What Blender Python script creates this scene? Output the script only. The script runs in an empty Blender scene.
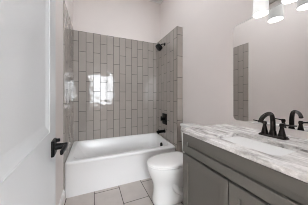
import bpy, bmesh, math, random
from mathutils import Vector, Matrix

# ------------------------------------------------------------------ camera, world, lights, exposure
S = bpy.context.scene
COL = S.collection
cam_d = bpy.data.cameras.new('camera')
cam = bpy.data.objects.new('camera', cam_d)
COL.objects.link(cam)
EYE = 1.215
cam.location = (0, 0, EYE)
cam.rotation_euler = (math.pi / 2, 0, -math.radians(23.21))
cam_d.sensor_width = 36
cam_d.lens = 140.5 / 308 * 36
cam_d.shift_y = -6.0 / 308
cam_d.clip_start = 0.01
S.camera = cam

W = bpy.data.worlds.new('world')
S.world = W
W.use_nodes = True
W.node_tree.nodes['Background'].inputs[0].default_value = (0.9, 0.95, 1.0, 1)
W.node_tree.nodes['Background'].inputs[1].default_value = 0.6

S.view_settings.view_transform = 'Standard'
S.view_settings.look = 'None'
S.view_settings.gamma = 1
S.view_settings.use_curve_mapping = False
S.view_settings.exposure = 0.46
S.cycles.use_denoising = True
S.cycles.filter_width = 1.0
S.cycles.max_bounces = 12
S.cycles.diffuse_bounces = 8
S.cycles.glossy_bounces = 6
S.cycles.caustics_reflective = False
S.cycles.caustics_refractive = False


# every light, added ceiling fixtures included, is a lamp or a window pane with its own glow, built further down with its lamp or window

# ------------------------------------------------------------------ dimensions
XL, XR = -0.312, 1.212         # tiled alcove, left and right faces
WL, WR = -0.322, 1.319         # painted room walls
YB, YBW = 2.698, 2.728         # tiled back face, painted back wall
YT = 1.902                     # front end of the tile
ZT = 2.332                     # top of the tile
ZC = 3.21                      # ceiling
YTUB = 1.936


# ------------------------------------------------------------------ materials
def lin(c):
    return tuple(((v / 255) / 12.92 if v / 255 <= 0.04045 else ((v / 255 + 0.055) / 1.055) ** 2.4) for v in c) + (1,)


def mat(name, col, rough=0.5, metal=0.0, spec=0.5, coat=0.0, bump=0.0, bscale=200, var=0.0, vscale=4):
    m = bpy.data.materials.new(name)
    m.use_nodes = True
    nt = m.node_tree
    b = nt.nodes['Principled BSDF']
    c = lin(col)
    b.inputs['Base Color'].default_value = c
    b.inputs['Roughness'].default_value = rough
    b.inputs['Metallic'].default_value = metal
    b.inputs['Specular IOR Level'].default_value = spec
    b.inputs['Coat Weight'].default_value = coat
    b.inputs['Coat Roughness'].default_value = 0.05
    tc = nt.nodes.new('ShaderNodeTexCoord')
    if var > 0:
        n = nt.nodes.new('ShaderNodeTexNoise')
        n.inputs['Scale'].default_value = vscale
        n.inputs['Detail'].default_value = 4
        r = nt.nodes.new('ShaderNodeValToRGB')
        r.color_ramp.elements[0].position = 0.3
        r.color_ramp.elements[1].position = 0.7
        r.color_ramp.elements[0].color = tuple(v * (1 - var) for v in c[:3]) + (1,)
        r.color_ramp.elements[1].color = tuple(min(1, v * (1 + var)) for v in c[:3]) + (1,)
        nt.links.new(tc.outputs['Object'], n.inputs['Vector'])
        nt.links.new(n.outputs['Fac'], r.inputs['Fac'])
        nt.links.new(r.outputs['Color'], b.inputs['Base Color'])
    if bump > 0:
        n2 = nt.nodes.new('ShaderNodeTexNoise')
        n2.inputs['Scale'].default_value = bscale
        bp = nt.nodes.new('ShaderNodeBump')
        bp.inputs['Strength'].default_value = bump
        bp.inputs['Distance'].default_value = 0.002
        nt.links.new(tc.outputs['Object'], n2.inputs['Vector'])
        nt.links.new(n2.outputs['Fac'], bp.inputs['Height'])
        nt.links.new(bp.outputs['Normal'], b.inputs['Normal'])
    return m


def emit_mat(name, col, strength):
    m = bpy.data.materials.new(name)
    m.use_nodes = True
    b = m.node_tree.nodes['Principled BSDF']
    b.inputs['Base Color'].default_value = lin((240, 240, 240))
    b.inputs['Roughness'].default_value = 0.3
    b.inputs['Emission Color'].default_value = col + (1,)
    b.inputs['Emission Strength'].default_value = strength
    return m


def brick_mat(name, axes, org, bw, rh, mortar, c1, c2, cm, rough, spec, bumpd, wave=0.0, var=0.06, coat=0.0, tilt=0.035):
    """Tiles in world axes: axes = (along brick, across rows), org = where a joint and a row edge lie."""
    m = bpy.data.materials.new(name)
    m.use_nodes = True
    nt = m.node_tree
    b = nt.nodes['Principled BSDF']
    tc = nt.nodes.new('ShaderNodeTexCoord')
    sep = nt.nodes.new('ShaderNodeSeparateXYZ')
    nt.links.new(tc.outputs['Object'], sep.inputs[0])
    cmb = nt.nodes.new('ShaderNodeCombineXYZ')
    for k, (ax, o) in enumerate(zip(axes, org)):
        a = nt.nodes.new('ShaderNodeMath')
        a.operation = 'SUBTRACT'
        a.inputs[1].default_value = o
        nt.links.new(sep.outputs[ax], a.inputs[0])
        nt.links.new(a.outputs[0], cmb.inputs[k])
    br = nt.nodes.new('ShaderNodeTexBrick')
    br.offset = 0.5
    br.offset_frequency = 2
    br.inputs['Scale'].default_value = 1
    br.inputs['Brick Width'].default_value = bw
    br.inputs['Row Height'].default_value = rh
    br.inputs['Mortar Size'].default_value = mortar
    br.inputs['Mortar Smooth'].default_value = 0.2
    br.inputs['Color1'].default_value = lin(c1)
    br.inputs['Color2'].default_value = lin(c2)
    br.inputs['Mortar'].default_value = lin(cm)
    nt.links.new(cmb.outputs[0], br.inputs['Vector'])
    n = nt.nodes.new('ShaderNodeTexNoise')
    n.inputs['Scale'].default_value = 6
    n.inputs['Detail'].default_value = 5
    nt.links.new(tc.outputs['Object'], n.inputs['Vector'])
    mr = nt.nodes.new('ShaderNodeMapRange')
    mr.inputs['From Min'].default_value = 0.3
    mr.inputs['From Max'].default_value = 0.7
    mr.inputs['To Min'].default_value = 1 - var
    mr.inputs['To Max'].default_value = 1 + var
    nt.links.new(n.outputs['Fac'], mr.inputs['Value'])
    mx = nt.nodes.new('ShaderNodeVectorMath')
    mx.operation = 'SCALE'
    nt.links.new(br.outputs['Color'], mx.inputs[0])
    nt.links.new(mr.outputs[0], mx.inputs['Scale'])
    nt.links.new(mx.outputs[0], b.inputs['Base Color'])
    rr = nt.nodes.new('ShaderNodeMapRange')
    rr.inputs['To Min'].default_value = rough
    rr.inputs['To Max'].default_value = 0.8
    nt.links.new(br.outputs['Fac'], rr.inputs['Value'])
    nt.links.new(rr.outputs[0], b.inputs['Roughness'])
    b.inputs['Specular IOR Level'].default_value = spec
    b.inputs['Coat Weight'].default_value = coat
    inv = nt.nodes.new('ShaderNodeMath')
    inv.operation = 'SUBTRACT'
    inv.inputs[0].default_value = 1
    nt.links.new(br.outputs['Fac'], inv.inputs[1])
    bp = nt.nodes.new('ShaderNodeBump')
    bp.inputs['Strength'].default_value = 0.6
    bp.inputs['Distance'].default_value = bumpd
    nt.links.new(inv.outputs[0], bp.inputs['Height'])
    if wave > 0:                                   # each tile set at a slightly different tilt, glaze gently uneven
        def mth(op, a, b_=None):
            q = nt.nodes.new('ShaderNodeMath')
            q.operation = op
            for i_, v_ in enumerate((a, b_)):
                if v_ is None:
                    continue
                if isinstance(v_, (int, float)):
                    q.inputs[i_].default_value = v_
                else:
                    nt.links.new(v_, q.inputs[i_])
            return q.outputs[0]
        s2 = nt.nodes.new('ShaderNodeSeparateXYZ')
        nt.links.new(cmb.outputs[0], s2.inputs[0])
        row = mth('FLOOR', mth('DIVIDE', s2.outputs[1], rh))
        half = mth('MULTIPLY', mth('SUBTRACT', 1.0, mth('FLOORED_MODULO', row, 2.0)), 0.5)
        colm = mth('FLOOR', mth('ADD', mth('DIVIDE', s2.outputs[0], bw), half))
        c3 = nt.nodes.new('ShaderNodeCombineXYZ')
        nt.links.new(row, c3.inputs[0])
        nt.links.new(colm, c3.inputs[1])
        wn = nt.nodes.new('ShaderNodeTexWhiteNoise')
        wn.noise_dimensions = '3D'
        nt.links.new(c3.outputs[0], wn.inputs['Vector'])
        vm = nt.nodes.new('ShaderNodeVectorMath')
        vm.operation = 'MULTIPLY_ADD'
        vm.inputs[1].default_value = (tilt, tilt, tilt)
        vm.inputs[2].default_value = (-tilt / 2, -tilt / 2, -tilt / 2)
        nt.links.new(wn.outputs['Color'], vm.inputs[0])
        ge = nt.nodes.new('ShaderNodeNewGeometry')
        ad = nt.nodes.new('ShaderNodeVectorMath')
        ad.operation = 'ADD'
        nt.links.new(ge.outputs['Normal'], ad.inputs[0])
        nt.links.new(vm.outputs[0], ad.inputs[1])
        nz = nt.nodes.new('ShaderNodeVectorMath')
        nz.operation = 'NORMALIZE'
        nt.links.new(ad.outputs[0], nz.inputs[0])
        nt.links.new(nz.outputs[0], bp.inputs['Normal'])
        n3 = nt.nodes.new('ShaderNodeTexNoise')
        n3.inputs['Scale'].default_value = 9
        n3.inputs['Detail'].default_value = 1
        nt.links.new(tc.outputs['Object'], n3.inputs['Vector'])
        bp2 = nt.nodes.new('ShaderNodeBump')
        bp2.inputs['Strength'].default_value = 1
        bp2.inputs['Distance'].default_value = wave
        nt.links.new(n3.outputs['Fac'], bp2.inputs['Height'])
        nt.links.new(bp.outputs['Normal'], bp2.inputs['Normal'])
        nt.links.new(bp2.outputs['Normal'], b.inputs['Normal'])
    else:
        nt.links.new(bp.outputs['Normal'], b.inputs['Normal'])
    return m


def stone_mat():
    m = bpy.data.materials.new('streaked_stone')
    m.use_nodes = True
    nt = m.node_tree
    b = nt.nodes['Principled BSDF']
    b.inputs['Roughness'].default_value = 0.22
    tc = nt.nodes.new('ShaderNodeTexCoord')
    mp = nt.nodes.new('ShaderNodeMapping')
    mp.inputs['Rotation'].default_value = (0, 0, math.radians(12))
    mp.inputs['Scale'].default_value = (1, 0.22, 1)
    nt.links.new(tc.outputs['Object'], mp.inputs['Vector'])
    n1 = nt.nodes.new('ShaderNodeTexNoise')
    n1.inputs['Scale'].default_value = 20
    n1.inputs['Detail'].default_value = 7
    n1.inputs['Roughness'].default_value = 0.62
    n1.inputs['Distortion'].default_value = 0.7
    nt.links.new(mp.outputs[0], n1.inputs['Vector'])
    r1 = nt.nodes.new('ShaderNodeValToRGB')
    cr = r1.color_ramp
    cr.elements[0].position = 0.30
    cr.elements[0].color = lin((104, 100, 97))
    cr.elements[1].position = 0.60
    cr.elements[1].color = lin((230, 227, 225))
    for p, c in ((0.36, (150, 146, 143)), (0.42, (184, 180, 177)), (0.50, (204, 200, 197))):
        e = cr.elements.new(p)
        e.color = lin(c)
    nt.links.new(n1.outputs['Fac'], r1.inputs['Fac'])
    n2 = nt.nodes.new('ShaderNodeTexNoise')
    n2.inputs['Scale'].default_value = 90
    n2.inputs['Detail'].default_value = 3
    nt.links.new(tc.outputs['Object'], n2.inputs['Vector'])
    r2 = nt.nodes.new('ShaderNodeMapRange')
    r2.inputs['From Min'].default_value = 0.3
    r2.inputs['From Max'].default_value = 0.7
    r2.inputs['To Min'].default_value = 0.86
    r2.inputs['To Max'].default_value = 1.08
    nt.links.new(n2.outputs['Fac'], r2.inputs['Value'])
    mx = nt.nodes.new('ShaderNodeVectorMath')
    mx.operation = 'SCALE'
    nt.links.new(r1.outputs['Color'], mx.inputs[0])
    nt.links.new(r2.outputs[0], mx.inputs['Scale'])
    nt.links.new(mx.outputs[0], b.inputs['Base Color'])
    return m


M = {}
M['wall'] = mat('warm_grey_paint', (225, 218, 215), 0.75, bump=0.08, bscale=350, var=0.01)
M['ceiling'] = mat('ceiling_paint', (248, 248, 247), 0.85, bump=0.08, bscale=300)
M['trim'] = mat('white_trim_paint', (238, 237, 236), 0.35)
M['door'] = mat('white_door_paint', (214, 218, 221), 0.35, bump=0.03, bscale=120)
TILE = dict(bw=0.342, rh=0.1146, mortar=0.0036, c1=(168, 161, 155), c2=(162, 155, 149), cm=(72, 67, 63), rough=0.09,
            spec=0.6, bumpd=0.0012, wave=0.004, var=0.03)
M['tile_back'] = brick_mat('glazed_wall_tile_back', (2, 0), (1.815 - 0.342 * 6, -0.2365 - 0.1146 * 8), **TILE)
M['tile_side'] = brick_mat('glazed_wall_tile_side', (2, 1), (1.815 - 0.342 * 6, YB - 0.1146 * 20), **TILE)
M['floor'] = brick_mat('stone_floor_tile', (1, 0), (1.6 - 0.61 * 8, 0.006 - 0.3065 * 8), 0.61, 0.3065, 0.0042,
                       (194, 186, 181), (188, 180, 175), (66, 61, 58), 0.38, 0.4, 0.001, var=0.07)
M['carpet'] = mat('beige_carpet', (176, 166, 156), 0.95, bump=0.4, bscale=400)
M['acrylic'] = mat('white_tub_enamel', (242, 242, 242), 0.27, coat=0.15)
M['porcelain'] = mat('white_porcelain', (238, 238, 237), 0.10, coat=0.4)
M['seat'] = mat('white_seat_plastic', (247, 246, 245), 0.22)
M['black'] = mat('matte_black_metal', (5, 5, 5), 0.4, spec=0.18)
M['bronze'] = mat('dark_bronze', (46, 42, 40), 0.2, metal=0.8, spec=0.4)
M['cabinet'] = mat('dark_taupe_paint', (106, 103, 97), 0.5, spec=0.35)
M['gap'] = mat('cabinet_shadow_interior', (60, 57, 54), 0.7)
M['edge'] = mat('grey_edge_profile', (104, 98, 94), 0.4, metal=0.4)
M['stone'] = stone_mat()
M['mirror'] = mat('silvered_glass', (250, 249, 248), 0.0, metal=1.0)
M['mirror_edge'] = mat('polished_glass_edge', (200, 202, 202), 0.15)
M['nickel'] = mat('brushed_nickel', (190, 186, 182), 0.28, metal=1.0)
M['chrome'] = mat('chrome', (215, 215, 215), 0.1, metal=1.0)
M['shade'] = emit_mat('lit_frosted_glass', (0.99, 1.0, 0.98), 0.27)
M['bulb'] = emit_mat('lit_bulb', (0.97, 0.99, 1.0), 180.0)
M['diffuser'] = emit_mat('added_opal_globe', (0.90, 0.955, 1.0), 11.0)  # glow of the globe added above the frame
M['lens'] = emit_mat('added_downlight_lens', (0.90, 0.955, 1.0), 84.0)  # downlight added near the entry for light from above
M['lens2'] = emit_mat('added_tub_downlight_lens', (0.90, 0.955, 1.0), 38.0)  # second added downlight, fill over toilet and tub
M['pane'] = emit_mat('daylit_window_pane', (0.88, 0.945, 1.0), 12.3)


# ------------------------------------------------------------------ helpers
def link(name, bm, m, parent=None, smooth=30, loc=None):
    bmesh.ops.recalc_face_normals(bm, faces=bm.faces)
    me = bpy.data.meshes.new(name)
    bm.to_mesh(me)
    bm.free()
    ms = m if isinstance(m, (list, tuple)) else [m]
    for x in ms:
        me.materials.append(x)
    if smooth:
        for p in me.polygons:
            p.use_smooth = True
        me.set_sharp_from_angle(angle=math.radians(smooth))
    o = bpy.data.objects.new(name, me)
    COL.objects.link(o)
    if loc:
        o.location = loc
    if parent:
        o.parent = parent
        o.matrix_parent_inverse = parent.matrix_world.inverted()
    return o


def thing(name, label, cat, loc=(0, 0, 0), group=None):
    o = bpy.data.objects.new(name, None)
    o.location = loc
    o.empty_display_size = 0.05
    COL.objects.link(o)
    bpy.context.view_layer.update()
    tag(o, label, cat, group)
    return o


def tag(o, label, cat, group=None):
    o['label'] = label
    o['category'] = cat
    if group:
        o['group'] = group
    return o


def struct(name, bm, m, smooth=0, parent=None):
    o = link(name, bm, m, parent, smooth)
    if not parent:
        o['kind'] = 'structure'
    return o


def box(bm, x0, x1, y0, y1, z0, z1, bev=0.0, seg=2):
    r = bmesh.ops.create_cube(bm, size=1)
    vs = r['verts']
    for v in vs:
        v.co = Vector(((x0 + x1) / 2 + v.co.x * (x1 - x0), (y0 + y1) / 2 + v.co.y * (y1 - y0), (z0 + z1) / 2 + v.co.z * (z1 - z0)))
    if bev > 0:
        es = list({e for v in vs for e in v.link_edges})
        bmesh.ops.bevel(bm, geom=es, offset=bev, segments=seg, profile=0.5, affect='EDGES')
    return bm


def B(*a, **k):
    return box(bmesh.new(), *a, **k)


def loft(bm, rings, cap0=True, cap1=True, closed=False):
    vr = [[bm.verts.new(p) for p in r] for r in rings]
    n = len(rings[0])
    seq = list(zip(vr, vr[1:]))
    if closed:
        seq.append((vr[-1], vr[0]))
    for a, b in seq:
        for i in range(n):
            j = (i + 1) % n
            bm.faces.new((a[i], a[j], b[j], b[i]))
    if cap0 and not closed:
        bm.faces.new(list(reversed(vr[0])))
    if cap1 and not closed:
        bm.faces.new(vr[-1])
    return bm


def rrect(x0, x1, y0, y1, r, z, n=6):
    """rounded rectangle ring at height z"""
    out = []
    r = max(1e-4, min(r, (x1 - x0) / 2 - 1e-4, (y1 - y0) / 2 - 1e-4))
    for cx, cy, a0 in ((x1 - r, y1 - r, 0), (x0 + r, y1 - r, 90), (x0 + r, y0 + r, 180), (x1 - r, y0 + r, 270)):
        for k in range(n + 1):
            a = math.radians(a0 + 90 * k / n)
            out.append(Vector((cx + r * math.cos(a), cy + r * math.sin(a), z)))
    return out


def lathe(bm, prof, c, axis=(0, 0, 1), n=28, cap=True):
    """prof: (radius, distance along axis) pairs, starting at c"""
    ax = Vector(axis).normalized()
    u = ax.orthogonal().normalized()
    w = ax.cross(u)
    rings = []
    for r, h in prof:
        rings.append([Vector(c) + ax * h + (u * math.cos(2 * math.pi * i / n) + w * math.sin(2 * math.pi * i / n)) * max(r, 1e-4) for i in range(n)])
    return loft(bm, rings, cap, cap)


def tube(bm, pts, rad, n=14, up=None):
    """swept tube along points; rad is a number, a list, or a list of (a, b) ellipse radii"""
    pts = [Vector(p) for p in pts]
    rings = []
    prev = None
    for i, p in enumerate(pts):
        d = (pts[min(i + 1, len(pts) - 1)] - pts[max(i - 1, 0)]).normalized()
        if prev is None:
            u = Vector(up).cross(d).normalized() if up else d.orthogonal().normalized()
        else:
            u = (prev - d * prev.dot(d)).normalized()
        prev = u
        w = d.cross(u)
        r = rad[i] if isinstance(rad, (list, tuple)) else rad
        ra, rb = r if isinstance(r, (list, tuple)) else (r, r)
        rings.append([p + u * ra * math.cos(2 * math.pi * k / n) + w * rb * math.sin(2 * math.pi * k / n) for k in range(n)])
    return loft(bm, rings)


def bez(p0, p1, p2, p3, n=12):
    p0, p1, p2, p3 = map(Vector, (p0, p1, p2, p3))
    return [p0 * (1 - t) ** 3 + p1 * 3 * t * (1 - t) ** 2 + p2 * 3 * t * t * (1 - t) + p3 * t ** 3 for t in [k / n for k in range(n + 1)]]


# ------------------------------------------------------------------ room shell
T = 0.12
struct('floor', B(WL - T, WR + T, -0.12, YBW + T, -0.1, 0.0), M['floor'])
struct('ceiling', B(WL - T, WR + T, -0.12, YBW + T, ZC, ZC + 0.1), M['ceiling'])
struct('wall_back', B(WL - T, WR + T, YBW, YBW + T, 0, ZC), M['wall'])
struct('wall_left', B(WL - T, WL, -0.12, YBW, 0, ZC), M['wall'])
struct('wall_right', B(WR, WR + T, -0.12, YBW, 0, ZC), M['wall'])
# entry wall with the doorway
DX0, DX1, DZ = -0.115, 0.625, 2.07
bm = bmesh.new()
box(bm, WL, DX0 - 0.02, -0.12, 0, 0, ZC)
box(bm, DX1 + 0.02, WR, -0.12, 0, 0, ZC)
box(bm, DX0 - 0.02, DX1 + 0.02, -0.12, 0, DZ + 0.02, ZC)
struct('wall_front', bm, M['wall'])
# tiled tub surround: built-out walls finished in glazed tile
struct('wall_tile_back', B(WL, WR, YB, YBW, 0, ZT, bev=0.002), M['tile_back'])
struct('wall_tile_left', B(WL, XL, YT, YB, 0, ZT, bev=0.002), M['tile_side'])
# right return: end face takes the front-facing tile layout
bm = B(XR, WR, YT, YB, 0, ZT, bev=0.002)
bmesh.ops.recalc_face_normals(bm, faces=bm.faces)
for f in bm.faces:
    f.material_index = 1 if f.normal.y < -0.7 else 0
M['tile_end'] = brick_mat('glazed_wall_tile_end', (2, 0), (1.69 - 0.342 * 6, XR + 0.001 - 0.16 * 2), **{**TILE, 'rh': 0.16})
struct('wall_tile_right', bm, [M['tile_side'], M['tile_end']])

# slim metal edge on the outer corner of the tiled return
struct('trim_2', B(XR - 0.0015, XR + 0.006, YT - 0.0015, YT + 0.006, 0.0, ZT), M['edge'])

# skirting boards
def skirting(name, x0, x1, y0, y1, nx):
    b2 = B(x0, x1, y0, y1, 0, 0.125)
    if nx > 0:
        box(b2, x0, x0 + (x1 - x0) * 0.55, y0, y1, 0.125, 0.14)
    else:
        box(b2, x1 - (x1 - x0) * 0.55, x1, y0, y1, 0.125, 0.14)
    struct(name, b2, M['trim'])
skirting('baseboard_left', WL, WL + 0.015, 0.0, YT, 1)
skirting('baseboard_right', WR - 0.015, WR, 1.07, YT, -1)

# door lining and casing
bm = bmesh.new()
box(bm, DX0 - 0.02, DX0, -0.125, 0.005, 0, DZ + 0.02)
box(bm, DX1, DX1 + 0.02, -0.125, 0.005, 0, DZ + 0.02)
box(bm, DX0, DX1, -0.125, 0.005, DZ, DZ + 0.02)
struct('trim_1', bm, M['trim'])

# the bedroom beyond the doorway (seen only as a reflection in the glazed tile)
bm = bmesh.new()
box(bm, -1.9, 2.0, -3.5, -0.12, -0.1, 0)
struct('floor_bedroom', bm, M['carpet'])
struct('ceiling_bedroom', B(-1.9, 2.0, -3.5, -0.12, ZC, ZC + 0.1), M['ceiling'])
struct('wall_bedroom_left', B(-2.0, -1.9, -3.5, -0.12, 0, ZC), M['wall'])
struct('wall_bedroom_right', B(2.0, 2.1, -3.5, -0.12, 0, ZC), M['wall'])
bm = bmesh.new()
wx0, wx1, wz0, wz1 = -1.6, 1.6, 0.85, 2.40  # window made wider than its reflection shows, for extra fill light
box(bm, -1.9, wx0, -3.5, -3.4, 0, ZC)
box(bm, wx1, 2.0, -3.5, -3.4, 0, ZC)
box(bm, wx0, wx1, -3.5, -3.4, 0, wz0)
box(bm, wx0, wx1, -3.5, -3.4, wz1, ZC)
struct('wall_bedroom_back', bm, M['wall'])
bm = bmesh.new()
box(bm, -1.9, WL - T, -0.14, -0.10, 0, ZC)
box(bm, WR + T, 2.0, -0.14, -0.10, 0, ZC)
struct('wall_bedroom_front', bm, M['wall'])
bm = bmesh.new()
box(bm, wx0, wx0 + 0.05, -3.47, -3.41, wz0, wz1)
box(bm, wx1 - 0.05, wx1, -3.47, -3.41, wz0, wz1)
box(bm, wx0 + 0.05, wx1 - 0.05, -3.47, -3.41, wz0, wz0 + 0.05)
box(bm, wx0 + 0.05, wx1 - 0.05, -3.47, -3.41, wz1 - 0.05, wz1)
mull = (-0.81, -0.02, 0.77)
for x in mull:
    box(bm, x - 0.03, x + 0.03, -3.47, -3.41, wz0 + 0.05, wz1 - 0.05)
for xa, xb in zip((wx0 + 0.05,) + tuple(x + 0.03 for x in mull), tuple(x - 0.03 for x in mull) + (wx1 - 0.05,)):
    box(bm, xa, xb, -3.465, -3.415, 1.6, 1.64)
win = struct('window_1', bm, M['trim'])
link('pane', B(wx0 + 0.01, wx1 - 0.01, -3.49, -3.475, wz0 + 0.01, wz1 - 0.01), M['pane'], win, 0)

# ------------------------------------------------------------------ open door (hinged on the entry wall, swung against the left wall)
DW, DT, DH = 0.735, 0.035, 2.04
# local frame: x from hinge to latch edge, y = thickness (0 is the face towards the room), z up
bm = bmesh.new()
st, rl = 0.118, 0.12
zb0, zb1, zt0, zt1 = 0.24, 0.80, 1.086, DH - 0.01 - 0.12
zz0 = 0.012
box(bm, 0, st, 0, DT, zz0, DH)
box(bm, DW - st, DW, 0, DT, zz0, DH)
box(bm, st, DW - st, 0, DT, zz0, zb0)
box(bm, st, DW - st, 0, DT, zb1, zt0)
box(bm, st, DW - st, 0, DT, zt1, DH)
door = struct('door_1', bm, M['door'])
for (a, b_) in ((zb0, zb1), (zt0, zt1)):
    bp = bmesh.new()
    # recessed panel with sloped moulding on both faces
    def rr(y, ins, flip=False):
        return [Vector((st + ins, y, a + ins)), Vector((DW - st - ins, y, a + ins)), Vector((DW - st - ins, y, b_ - ins)), Vector((st + ins, y, b_ - ins))]
    loft(bp, [rr(DT * 0.5, 0.0), rr(0.001, 0.0), rr(0.0015, 0.006), rr(0.006, 0.026), rr(0.007, 0.034)], cap0=False)
    loft(bp, [rr(DT * 0.5, 0.0), rr(DT - 0.001, 0.0), rr(DT - 0.0015, 0.006), rr(DT - 0.006, 0.026), rr(DT - 0.007, 0.034)], cap0=False)
    bmesh.ops.remove_doubles(bp, verts=bp.verts, dist=1e-5)
    link('panel', bp, M['door'], door, 0)
# lever handle on the face towards the room
hx, hz = DW - 0.062, 1.016
bm = bmesh.new()
loft(bm, [[Vector((p.x, y, p.y)) for p in rrect(hx - 0.033 + i, hx + 0.033 - i, hz - 0.031 + i, hz + 0.029 - i, 0.006, 0)] for y, i in ((0.0, 0), (-0.007, 0), (-0.010, 0.003))])
handle = link('door_handle', bm, M['black'], door, 40)
bm = bmesh.new()
lathe(bm, [(0.013, 0.0), (0.0115, 0.03), (0.011, 0.038)], (hx, -0.010, hz), (0, -1, 0), 18)
link('neck', bm, M['black'], handle, 40)
bm = bmesh.new()
path = [(hx + 0.013, -0.043, hz + 0.001), (hx + 0.0, -0.044, hz), (hx - 0.02, -0.043, hz - 0.001), (hx - 0.045, -0.040, hz - 0.003), (hx - 0.064, -0.037, hz - 0.005)]
rings = []
for (x, y, z), (hw, hh) in zip(path, ((0.006, 0.0085), (0.0065, 0.009), (0.006, 0.009), (0.0055, 0.009), (0.005, 0.009))):
    rings.append([Vector((x, y + q.x, z + q.y)) for q in rrect(-hw, hw, -hh, hh, 0.004, 0, 4)])
loft(bm, rings)
link('lever', bm, M['black'], handle, 40)
bm = bmesh.new()
lathe(bm, [(0.007, 0.0), (0.007, 0.012), (0.005, 0.014)], (hx + 0.004, -0.010, hz + 0.024), (0, -1, 0), 14)
link('privacy_pin', bm, M['black'], handle, 40)
for z in (0.25, 1.05, 1.82):
    link('hinge', lathe(bmesh.new(), [(0.006, 0), (0.006, 0.09)], (-0.004, 0.0, z), (0, 0, 1), 12), M['black'], door, 40)
# place: latch edge at (-0.152, .727), leaf running back to the hinge by the doorway
ex, ey = -0.152, 0.727
ang = math.radians(90 + 3.27)
door.rotation_euler = (0, 0, ang)
door.location = (ex - DW * math.cos(ang), ey - DW * math.sin(ang), 0)

# ------------------------------------------------------------------ bathtub
ZR = 0.462
x0, x1, y0, y1 = XL + 0.001, XR - 0.001, YTUB, YB - 0.002
N = 8
bm = bmesh.new()
rings = [
    rrect(x0, x1, y0 + 0.016, y1, 0.004, 0.0, N),
    rrect(x0, x1, y0 + 0.012, y1, 0.004, ZR - 0.055, N),
    rrect(x0, x1, y0 + 0.003, y1, 0.006, ZR - 0.042, N),
    rrect(x0, x1, y0, y1, 0.008, ZR - 0.014, N),
    rrect(x0 + 0.004, x1 - 0.004, y0 + 0.004, y1 - 0.004, 0.010, ZR - 0.004, N),
    rrect(x0 + 0.014, x1 - 0.014, y0 + 0.014, y1 - 0.012, 0.014, ZR, N),
    rrect(x0 + 0.025, x1 - 0.020, y0 + 0.030, y1 - 0.018, 0.03, ZR, N),
    rrect(x0 + 0.040, x1 - 0.030, y0 + 0.052, y1 - 0.028, 0.07, ZR, N),
    rrect(x0 + 0.055, x1 - 0.040, y0 + 0.075, y1 - 0.038, 0.12, ZR - 0.001, N),
    rrect(x0 + 0.062, x1 - 0.046, y0 + 0.084, y1 - 0.045, 0.12, ZR - 0.006, N),
    rrect(x0 + 0.072, x1 - 0.051, y0 + 0.092, y1 - 0.052, 0.12, ZR - 0.022, N),
    rrect(x0 + 0.16, x1 - 0.070, y0 + 0.108, y1 - 0.072, 0.13, ZR - 0.16, N),
    rrect(x0 + 0.27, x1 - 0.10, y0 + 0.128, y1 - 0.094, 0.14, ZR - 0.30, N),
    rrect(x0 + 0.33, x1 - 0.155, y0 + 0.155, y1 - 0.120, 0.13, ZR - 0.352, N),
    rrect(x0 + 0.40, x1 - 0.215, y0 + 0.21, y1 - 0.175, 0.10, ZR - 0.37, N),
]
loft(bm, rings)
def smooth01(t):
    t = min(1.0, max(0.0, t))
    return t * t * (3 - 2 * t)


for v in bm.verts:                                  # the front rim lies a little lower than the back one
    if v.co.z > 0.15:
        k = smooth01((y0 + 0.34 - v.co.y) / 0.25) * smooth01((v.co.z - 0.15) / 0.22) * (0.35 + 0.65 * smooth01((v.co.x - x0) / 0.07))
        v.co.z -= 0.036 * k
        if v.co.z > 0.38:                           # and its outer edge is softly rolled
            v.co.z -= 0.012 * smooth01((y0 + 0.06 - v.co.y) / 0.06)
tub = tag(link('bathtub', bm, M['acrylic'], None, 50), 'white alcove bathtub with a plain apron along the tiled back wall', 'bathtub')
ovx = XR - 0.064
bm = bmesh.new()
lathe(bm, [(0.043, -0.010), (0.043, 0.010), (0.036, 0.016), (0.010, 0.018)], (ovx - 0.002, 2.32, ZR - 0.135), (-1, 0, 0.08), 28)
ov = link('overflow_plate', bm, M['black'], tub, 40)
ov['label'] = 'round black overflow plate'
bm = lathe(bmesh.new(), [(0.034, 0), (0.034, 0.004), (0.026, 0.007)], (0.85, 2.32, ZR - 0.37), (0, 0, 1), 24)
link('drain', bm, M['black'], tub, 40)

# tub spout
bm = bmesh.new()
lathe(bm, [(0.034, 0), (0.034, 0.006), (0.030, 0.010)], (XR, 2.32, 0.572), (-1, 0, 0), 24)
sp = tag(link('tub_spout', bm, M['black'], None, 40), 'black tub spout on the tiled end wall above the tub', 'tub spout')
bm = bmesh.new()
tube(bm, [(XR - 0.008, 2.32, 0.572), (XR - 0.05, 2.32, 0.573), (XR - 0.10, 2.32, 0.572), (XR - 0.135, 2.32, 0.568), (XR - 0.152, 2.32, 0.561), (XR - 0.156, 2.32, 0.557)],
     [0.026, 0.026, 0.027, 0.030, 0.029, 0.018], 18)
lathe(bm, [(0.016, 0), (0.016, 0.02)], (XR - 0.132, 2.32, 0.530), (0, 0, 1), 16)
lathe(bm, [(0.005, 0), (0.005, 0.014), (0.008, 0.016), (0.008, 0.022)], (XR - 0.125, 2.32, 0.594), (0, 0, 1), 12)
link('spout_body', bm, M['black'], sp, 40)

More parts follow.
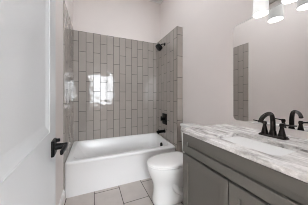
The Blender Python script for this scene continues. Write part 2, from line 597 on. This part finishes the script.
# shower valve
t = thing('shower_valve', 'black square shower valve plate with lever on the tiled end wall', 'shower valve', (XR, 2.32, 0.80))
bm = bmesh.new()
loft(bm, [[Vector((x, p.x, p.y)) for p in rrect(2.32 - 0.088 + i, 2.32 + 0.088 - i, 0.80 - 0.10 + i, 0.80 + 0.10 - i, 0.012, 0)] for x, i in ((XR, 0), (XR - 0.007, 0), (XR - 0.010, 0.004))])
link('plate', bm, M['black'], t, 40)
bm = bmesh.new()
lathe(bm, [(0.034, 0), (0.030, 0.03), (0.027, 0.052), (0.02, 0.056)], (XR - 0.009, 2.325, 0.80), (-1, 0, 0), 24)
h = link('hub', bm, M['black'], t, 40)
bm = bmesh.new()
loft(bm, [[Vector((x, p.x, p.y)) for p in rrect(2.325 - a, 2.325 + a, 0.80 - 0.03, 0.80 + c, 0.006, 0)] for x, a, c in ((XR - 0.062, 0.013, 0.050), (XR - 0.075, 0.013, 0.055), (XR - 0.080, 0.010, 0.052))])
link('lever', bm, M['black'], t, 40)

# shower head
t = thing('overhead_shower', 'black shower head on a short arm high on the tiled end wall', 'shower head', (XR, 2.32, 2.186))
bm = lathe(bmesh.new(), [(0.030, 0), (0.029, 0.006), (0.017, 0.012)], (XR, 2.32, 2.186), (-1, 0, 0), 24)
link('flange', bm, M['black'], t, 40)
bm = bmesh.new()
tube(bm, bez((XR - 0.008, 2.32, 2.186), (XR - 0.05, 2.32, 2.188), (XR - 0.064, 2.318, 2.176), (XR - 0.085, 2.312, 2.148), 10), 0.0095, 14)
link('arm', bm, M['black'], t, 40)
ax = Vector((-0.69, 0.17, -0.66)).normalized()
c0 = Vector((XR - 0.083, 2.312, 2.147))
bm = lathe(bmesh.new(), [(0.014, 0), (0.020, 0.006), (0.052, 0.012), (0.062, 0.018), (0.063, 0.024), (0.063, 0.076), (0.060, 0.080)], c0, ax, 32)
hd = link('head', bm, M['black'], t, 40)
bm = lathe(bmesh.new(), [(0.055, 0.0), (0.053, 0.003)], c0 + ax * 0.0795, ax, 32)
link('spray_face', bm, M['black'], hd, 40)

# ------------------------------------------------------------------ toilet
TY = 1.48
def egg(xf, xb, hw, z, e=2.0, nb=2.0, n=40, split=0.52, yc=TY):
    """egg ring: rounded long nose to -x, squarer back to +x"""
    out = []
    xm = xf + (xb - xf) * split
    for k in range(n):
        a = 2 * math.pi * k / n
        c, s = math.cos(a), math.sin(a)
        ex_ = e if c < 0 else nb
        px = math.copysign(abs(c) ** (2 / ex_), c)
        py = math.copysign(abs(s) ** (2 / ex_), s)
        out.append(Vector((xm + px * ((xm - xf) if c < 0 else (xb - xm)), yc + hw * py, z)))
    return out

toilet = thing('toilet', 'white two-piece toilet with closed lid between tub and vanity', 'toilet', (0.95, TY, 0))
bm = bmesh.new()
loft(bm, [
    egg(0.622, 1.21, 0.118, 0.0, 2.6, 3.2),
    egg(0.618, 1.212, 0.122, 0.006, 2.6, 3.2),
    egg(0.622, 1.21, 0.120, 0.05, 2.6, 3.2),
    egg(0.632, 1.20, 0.114, 0.12, 2.5, 3.0),
    egg(0.632, 1.19, 0.116, 0.18, 2.4, 3.0),
    egg(0.620, 1.18, 0.128, 0.235, 2.3, 3.0),
    egg(0.598, 1.16, 0.150, 0.285, 2.2, 2.8),
    egg(0.577, 1.14, 0.168, 0.33, 2.1, 2.8),
    egg(0.566, 1.125, 0.176, 0.375, 2.1, 2.8),
    egg(0.562, 1.12, 0.178, 0.418, 2.1, 2.8),
    egg(0.566, 1.118, 0.174, 0.426, 2.1, 2.8),
])
# rear deck that carries the tank, and the trapway bulge on each side
loft(bm, [rrect(1.04, 1.27, TY - 0.11, TY + 0.11, 0.05, 0.20), rrect(1.02, 1.285, TY - 0.165, TY + 0.165, 0.06, 0.36), rrect(1.02, 1.285, TY - 0.175, TY + 0.175, 0.05, 0.42), rrect(1.025, 1.28, TY - 0.17, TY + 0.17, 0.05, 0.428)])
for s in (-1, 1):
    tube(bm, bez((0.80, TY + s * 0.085, 0.30), (0.86, TY + s * 0.108, 0.10), (0.98, TY + s * 0.11, 0.05), (1.10, TY + s * 0.105, 0.20), 12), [0.03 + 0.012 * math.sin(math.pi * k / 12) for k in range(13)], 14)
link('bowl', bm, M['porcelain'], toilet, 60)
for s in (-1, 1):
    bm = lathe(bmesh.new(), [(0.014, 0), (0.013, 0.012), (0.006, 0.018)], (1.0, TY + s * 0.132, 0.0), (0, 0, 1), 14)
    link('bolt_cap', bm, M['porcelain'], toilet, 50)
bm = bmesh.new()
loft(bm, [egg(0.566, 1.085, 0.172, 0.429, 2.1, 4), egg(0.560, 1.088, 0.179, 0.434, 2.1, 4), egg(0.560, 1.088, 0.179, 0.442, 2.1, 4), egg(0.566, 1.086, 0.174, 0.447, 2.1, 4)])
link('seat', bm, M['seat'], toilet, 40)
bm = bmesh.new()
loft(bm, [egg(0.562, 1.09, 0.176, 0.4485, 2.1, 4.5), egg(0.555, 1.092, 0.183, 0.453, 2.1, 4.5), egg(0.555, 1.092, 0.183, 0.460, 2.1, 4.5), egg(0.562, 1.088, 0.177, 0.467, 2.1, 4.5), egg(0.60, 1.06, 0.145, 0.4715, 2.1, 4), egg(0.70, 1.0, 0.07, 0.4735, 2.1, 4)])
link('lid', bm, M['seat'], toilet, 50)
for s in (-1, 1):
    bm = B(1.075, 1.11, TY + s * 0.075 - 0.018, TY + s * 0.075 + 0.018, 0.428, 0.462, bev=0.006, seg=3)
    link('lid_hinge', bm, M['seat'], toilet, 40)
bm = bmesh.new()
loft(bm, [
    rrect(1.150, 1.288, TY - 0.185, TY + 0.185, 0.04, 0.428), rrect(1.140, 1.294, TY - 0.195, TY + 0.195, 0.04, 0.44),
    rrect(1.134, 1.299, TY - 0.205, TY + 0.205, 0.04, 0.60), rrect(1.130, 1.302, TY - 0.212, TY + 0.212, 0.04, 0.80)])
tank = link('tank', bm, M['porcelain'], toilet, 50)
bm = bmesh.new()
lathe(bm, [(0.014, 0), (0.014, 0.008), (0.008, 0.012), (0.008, 0.02)], (1.133, TY + 0.15, 0.745), (-1, 0, 0), 16)
tube(bm, [(1.116, TY + 0.155, 0.745), (1.113, TY + 0.12, 0.742), (1.112, TY + 0.075, 0.738)], [0.007, 0.006, 0.008], 10)
fl = link('flush_lever', bm, M['chrome'], tank, 40)
bm = bmesh.new()
loft(bm, [rrect(1.128, 1.304, TY - 0.214, TY + 0.214, 0.04, 0.8005), rrect(1.118, 1.309, TY - 0.224, TY + 0.224, 0.042, 0.806), rrect(1.117, 1.309, TY - 0.225, TY + 0.225, 0.042, 0.826), rrect(1.125, 1.304, TY - 0.218, TY + 0.218, 0.04, 0.835), rrect(1.15, 1.28, TY - 0.19, TY + 0.19, 0.03, 0.838)])
link('tank_lid', bm, M['porcelain'], toilet, 50)

# ------------------------------------------------------------------ vanity cabinet
VY0, VY1, VX = 0.130, 1.066, 0.740           # ends and front face
VZ = 0.893
van = thing('vanity_cabinet', 'dark taupe vanity cabinet with recessed-panel doors below the stone countertop', 'cabinet', (1.0, 0.6, 0))
bm = bmesh.new()
th = 0.018
box(bm, VX + 0.022, WR - 0.002, VY1 - th, VY1, 0.0, VZ)
box(bm, VX + 0.022, WR - 0.002, VY0, VY0 + th, 0.0, VZ)
box(bm, VX + 0.022, WR - 0.002, VY0 + th, VY1 - th, 0.10, 0.118)
box(bm, WR - 0.014, WR - 0.002, VY0 + th, VY1 - th, 0.118, VZ)
box(bm, VX + 0.022, VX + 0.040, VY0 + th, VY1 - th, 0.118, 0.15)
box(bm, VX + 0.026, VX + 0.042, VY0 + th, VY1 - th, 0.85, VZ)
box(bm, VX + 0.10, VX + 0.118, 0.575, 0.62, 0.15, 0.69)
link('carcass', bm, M['cabinet'], van, 0)
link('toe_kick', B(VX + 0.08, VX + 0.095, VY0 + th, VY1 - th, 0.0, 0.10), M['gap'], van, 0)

def shaker(name, ya, yb, za, zb, fw=0.060):
    """front panel facing -x: frame with a recessed field"""
    b1 = bmesh.new()
    def rg(x, ins):
        return [Vector((x, ya + ins, za + ins)), Vector((x, yb - ins, za + ins)), Vector((x, yb - ins, zb - ins)), Vector((x, ya + ins, zb - ins))]
    loft(b1, [rg(VX + 0.021, 0), rg(VX + 0.0015, 0), rg(VX, 0.0015), rg(VX, fw), rg(VX + 0.001, fw + 0.001), rg(VX + 0.021, fw + 0.001)], cap0=False, cap1=False, closed=True)
    o = link(name, b1, M['cabinet'], van, 0)
    b2 = B(VX + 0.014, VX + 0.0205, ya + fw + 0.0065, yb - fw - 0.0065, za + fw + 0.0065, zb - fw - 0.0065, bev=0.0015)
    link('panel', b2, M['cabinet'], o, 0)
    return o
shaker('drawer_front', VY0 + 0.002, VY1 - 0.002, 0.724, 0.886)
shaker('door', 0.6010, VY1 - 0.002, 0.122, 0.7065)
shaker('door', VY0 + 0.002, 0.5945, 0.122, 0.7065)

# countertop with the sink cut-out
CX0, CX1, CY0, CY1, CZ0, CZ1 = 0.725, WR - 0.001, 0.114, 1.080, 0.895, 0.926
SX0, SX1, SY0, SY1 = 0.805, 1.085, 0.385, 0.785
bm = bmesh.new()
loft(bm, [rrect(CX0, CX1, CY0, CY1, 0.006, CZ0), rrect(CX0, CX1, CY0, CY1, 0.006, CZ1 - 0.004), rrect(CX0 + 0.004, CX1 - 0.001, CY0 + 0.001, CY1 - 0.004, 0.006, CZ1),
          rrect(SX0, SX1, SY0, SY1, 0.05, CZ1), rrect(SX0 + 0.002, SX1 - 0.002, SY0 + 0.002, SY1 - 0.002, 0.05, CZ1 - 0.003), rrect(SX0 + 0.002, SX1 - 0.002, SY0 + 0.002, SY1 - 0.002, 0.05, CZ0)], closed=True)
tag(link('countertop', bm, M['stone'], None, 30), 'white and grey streaked stone countertop on the vanity', 'countertop')
# undermount sink
zs = CZ0 - 0.001
bm = bmesh.new()
loft(bm, [rrect(SX0 - 0.02, SX1 + 0.02, SY0 - 0.02, SY1 + 0.02, 0.06, zs), rrect(SX0 - 0.004, SX1 + 0.004, SY0 - 0.004, SY1 + 0.004, 0.054, zs),
          rrect(SX0 + 0.002, SX1 - 0.002, SY0 + 0.002, SY1 - 0.002, 0.052, zs - 0.012), rrect(SX0 + 0.012, SX1 - 0.012, SY0 + 0.014, SY1 - 0.014, 0.055, zs - 0.08),
          rrect(SX0 + 0.030, SX1 - 0.030, SY0 + 0.035, SY1 - 0.035, 0.06, zs - 0.118), rrect(SX0 + 0.08, SX1 - 0.08, SY0 + 0.10, SY1 - 0.10, 0.04, zs - 0.128),
          rrect(SX0 + 0.08, SX1 - 0.08, SY0 + 0.10, SY1 - 0.10, 0.04, zs - 0.142), rrect(SX0 + 0.02, SX1 - 0.02, SY0 + 0.025, SY1 - 0.025, 0.06, zs - 0.132),
          rrect(SX0, SX1, SY0, SY1, 0.06, zs - 0.08), rrect(SX0 - 0.02, SX1 + 0.02, SY0 - 0.02, SY1 + 0.02, 0.06, zs - 0.012)], cap0=False, cap1=False, closed=False)
# close floor of the bowl, inner and outer
link_ = bm
bmesh.ops.holes_fill(bm, edges=[e for e in bm.edges if e.is_boundary], sides=0)
sink = tag(link('sink', bm, M['porcelain'], None, 45), 'white rectangular undermount sink set in the stone countertop', 'sink')
bm = B(SX0 + 0.07, SX1 - 0.07, SY0 + 0.09, SY1 - 0.09, zs - 0.134, zs - 0.129)
link('bowl_floor', bm, M['porcelain'], sink, 0)
bm = lathe(bmesh.new(), [(0.024, 0), (0.024, 0.003), (0.016, 0.007)], ((SX0 + SX1) / 2, 0.585, zs - 0.129), (0, 0, 1), 22)
link('drain', bm, M['bronze'], sink, 40)

# ------------------------------------------------------------------ faucet
FX, FY, FZ = 1.185, 0.592, CZ1
fa = thing('bathroom_faucet', 'dark bronze two-handle faucet with arched spout behind the sink', 'faucet', (FX, FY, FZ))
bm = bmesh.new()
loft(bm, [rrect(FX - 0.032, FX + 0.032, FY - 0.085, FY + 0.085, 0.014, FZ), rrect(FX - 0.032, FX + 0.032, FY - 0.085, FY + 0.085, 0.014, FZ + 0.006),
          rrect(FX - 0.027, FX + 0.027, FY - 0.080, FY + 0.080, 0.012, FZ + 0.012), rrect(FX - 0.024, FX + 0.024, FY - 0.077, FY + 0.077, 0.012, FZ + 0.016)])
link('base_plate', bm, M['bronze'], fa, 40)
bm = bmesh.new()
lathe(bm, [(0.026, 0), (0.022, 0.012), (0.019, 0.03)], (FX, FY, FZ + 0.014), (0, 0, 1), 22)
pts = bez((FX, FY, FZ + 0.03), (FX + 0.006, FY, FZ + 0.16), (FX - 0.015, FY, FZ + 0.175), (FX - 0.065, FY, FZ + 0.166), 12) + \
      bez((FX - 0.065, FY, FZ + 0.166), (FX - 0.115, FY, FZ + 0.157), (FX - 0.140, FY, FZ + 0.135), (FX - 0.147, FY, FZ + 0.112), 10)[1:]
rad = [0.0165 - 0.003 * min(1, k / 8) for k in range(len(pts))]
rad[-1] = 0.0145
rad[-2] = 0.0145
tube(bm, pts, rad, 18)
link('spout', bm, M['bronze'], fa, 50)
for s in (1, -1):
    hy = FY + s * 0.053
    bm = bmesh.new()
    lathe(bm, [(0.023, 0), (0.021, 0.012), (0.014, 0.045), (0.0105, 0.064), (0.0135, 0.068), (0.0145, 0.080), (0.011, 0.090)], (FX, hy, FZ + 0.014), (0, 0, 1), 22)
    hd = link('handle', bm, M['bronze'], fa, 40)
    bm = bmesh.new()
    tube(bm, [(FX, hy - s * 0.012, FZ + 0.092), (FX, hy + s * 0.01, FZ + 0.094), (FX - 0.002, hy + s * 0.045, FZ + 0.098), (FX - 0.004, hy + s * 0.078, FZ + 0.101)],
         [(0.007, 0.006), (0.008, 0.007), (0.0065, 0.005), (0.007, 0.0045)], 12, up=(0, 0, 1))
    link('lever', bm, M['bronze'], hd, 40)

# ------------------------------------------------------------------ mirror
MY0, MY1, MZ0, MZ1 = 0.200, 1.002, 0.979, 1.923
def yz(x, i, r=0.04):
    return [Vector((x, p.x, p.y)) for p in rrect(MY0 + i, MY1 - i, MZ0 + i, MZ1 - i, r - i, 0, 8)]
bm = bmesh.new()
loft(bm, [yz(WR - 0.001, 0.0), yz(WR - 0.006, 0.0), yz(WR - 0.007, 0.002)], cap1=False)
mi = tag(link('mirror', bm, M['mirror_edge'], None, 30), 'large frameless wall mirror with rounded corners above the vanity', 'mirror')
bm = bmesh.new()
loft(bm, [yz(WR - 0.0068, 0.002), yz(WR - 0.0072, 0.002)])
link('glass', bm, M['mirror'], mi, 0)

# ------------------------------------------------------------------ vanity light
LX = 1.212
vl = thing('vanity_light', 'two-shade wall light with white glass shades above the mirror', 'wall light', (WR, 0.597, 2.02))
bm = bmesh.new()
loft(bm, [[Vector((x, p.x, p.y)) for p in rrect(0.597 - 0.16 + i, 0.597 + 0.16 - i, 1.965 + i, 2.075 - i, 0.012, 0)] for x, i in ((WR, 0), (WR - 0.016, 0), (WR - 0.022, 0.006))])
link('backplate', bm, M['nickel'], vl, 40)
for y in (0.688, 0.498):
    bm = bmesh.new()
    tube(bm, bez((WR - 0.02, y, 2.03), (LX + 0.03, y, 2.035), (LX, y, 2.075), (LX, y, 2.03), 10), 0.009, 12)
    lathe(bm, [(0.02, 0), (0.026, 0.006), (0.028, 0.04), (0.022, 0.046)], (LX, y, 1.990), (0, 0, 1), 20)
    ar = link('arm', bm, M['nickel'], vl, 40)
    zb = 1.864
    bm = bmesh.new()
    lathe(bm, [(0.002, 0.148), (0.024, 0.148), (0.044, 0.142), (0.049, 0.120), (0.051, 0.06), (0.0525, 0.0), (0.0485, 0.0), (0.047, 0.06), (0.045, 0.118), (0.040, 0.136), (0.024, 0.140), (0.002, 0.140)], (LX, y, zb), (0, 0, 1), 36, cap=False)
    sh = link('glass_shade', bm, M['shade'], vl, 40)
    bm = lathe(bmesh.new(), [(0.012, 0.10), (0.016, 0.085), (0.027, 0.055), (0.026, 0.035), (0.016, 0.022), (0.003, 0.018)], (LX, y, zb + 0.028), (0, 0, 1), 20)
    link('bulb', bm, M['bulb'], vl, 60)

# ------------------------------------------------------------------ added globe light (unseen above the frame, put in to brighten the room)
GX, GY = 0.40, 1.55
cl = thing('added_ceiling_light', 'added out-of-view opal globe fill light on a short stem over the bathroom floor', 'ceiling light', (GX, GY, ZC))
bm = lathe(bmesh.new(), [(0.075, 0), (0.075, 0.012), (0.06, 0.02), (0.012, 0.024), (0.012, 0.03), (0.045, 0.035), (0.048, 0.06)], (GX, GY, ZC), (0, 0, -1), 32)
link('stem', bm, M['nickel'], cl, 40)
bm = bmesh.new()
lathe(bm, [(0.11 * math.sin(math.radians(a)), 0.11 - 0.11 * math.cos(math.radians(a))) for a in range(24, 181, 12)], (GX, GY, ZC - 0.05), (0, 0, -1), 32)
link('globe', bm, M['diffuser'], cl, 60)

# added downlights, out of view, to brighten upward-facing surfaces
for dx, dy, mm, lab in ((0.40, 0.92, M['lens'], 'added out-of-view recessed downlight near the entry'), (0.45, 1.92, M['lens2'], 'added out-of-view recessed downlight just in front of the tub')):
    dl = thing('added_recessed_light', lab, 'ceiling light', (dx, dy, ZC), 'added recessed ceiling downlights')
    bm = lathe(bmesh.new(), [(0.095, 0), (0.095, 0.004), (0.078, 0.008), (0.076, 0.0)], (dx, dy, ZC), (0, 0, -1), 32, cap=False)
    link('trim_ring', bm, M['trim'], dl, 40)
    bm = lathe(bmesh.new(), [(0.076, 0.0), (0.076, 0.003)], (dx, dy, ZC), (0, 0, -1), 32)
    link('lens', bm, mm, dl, 40)
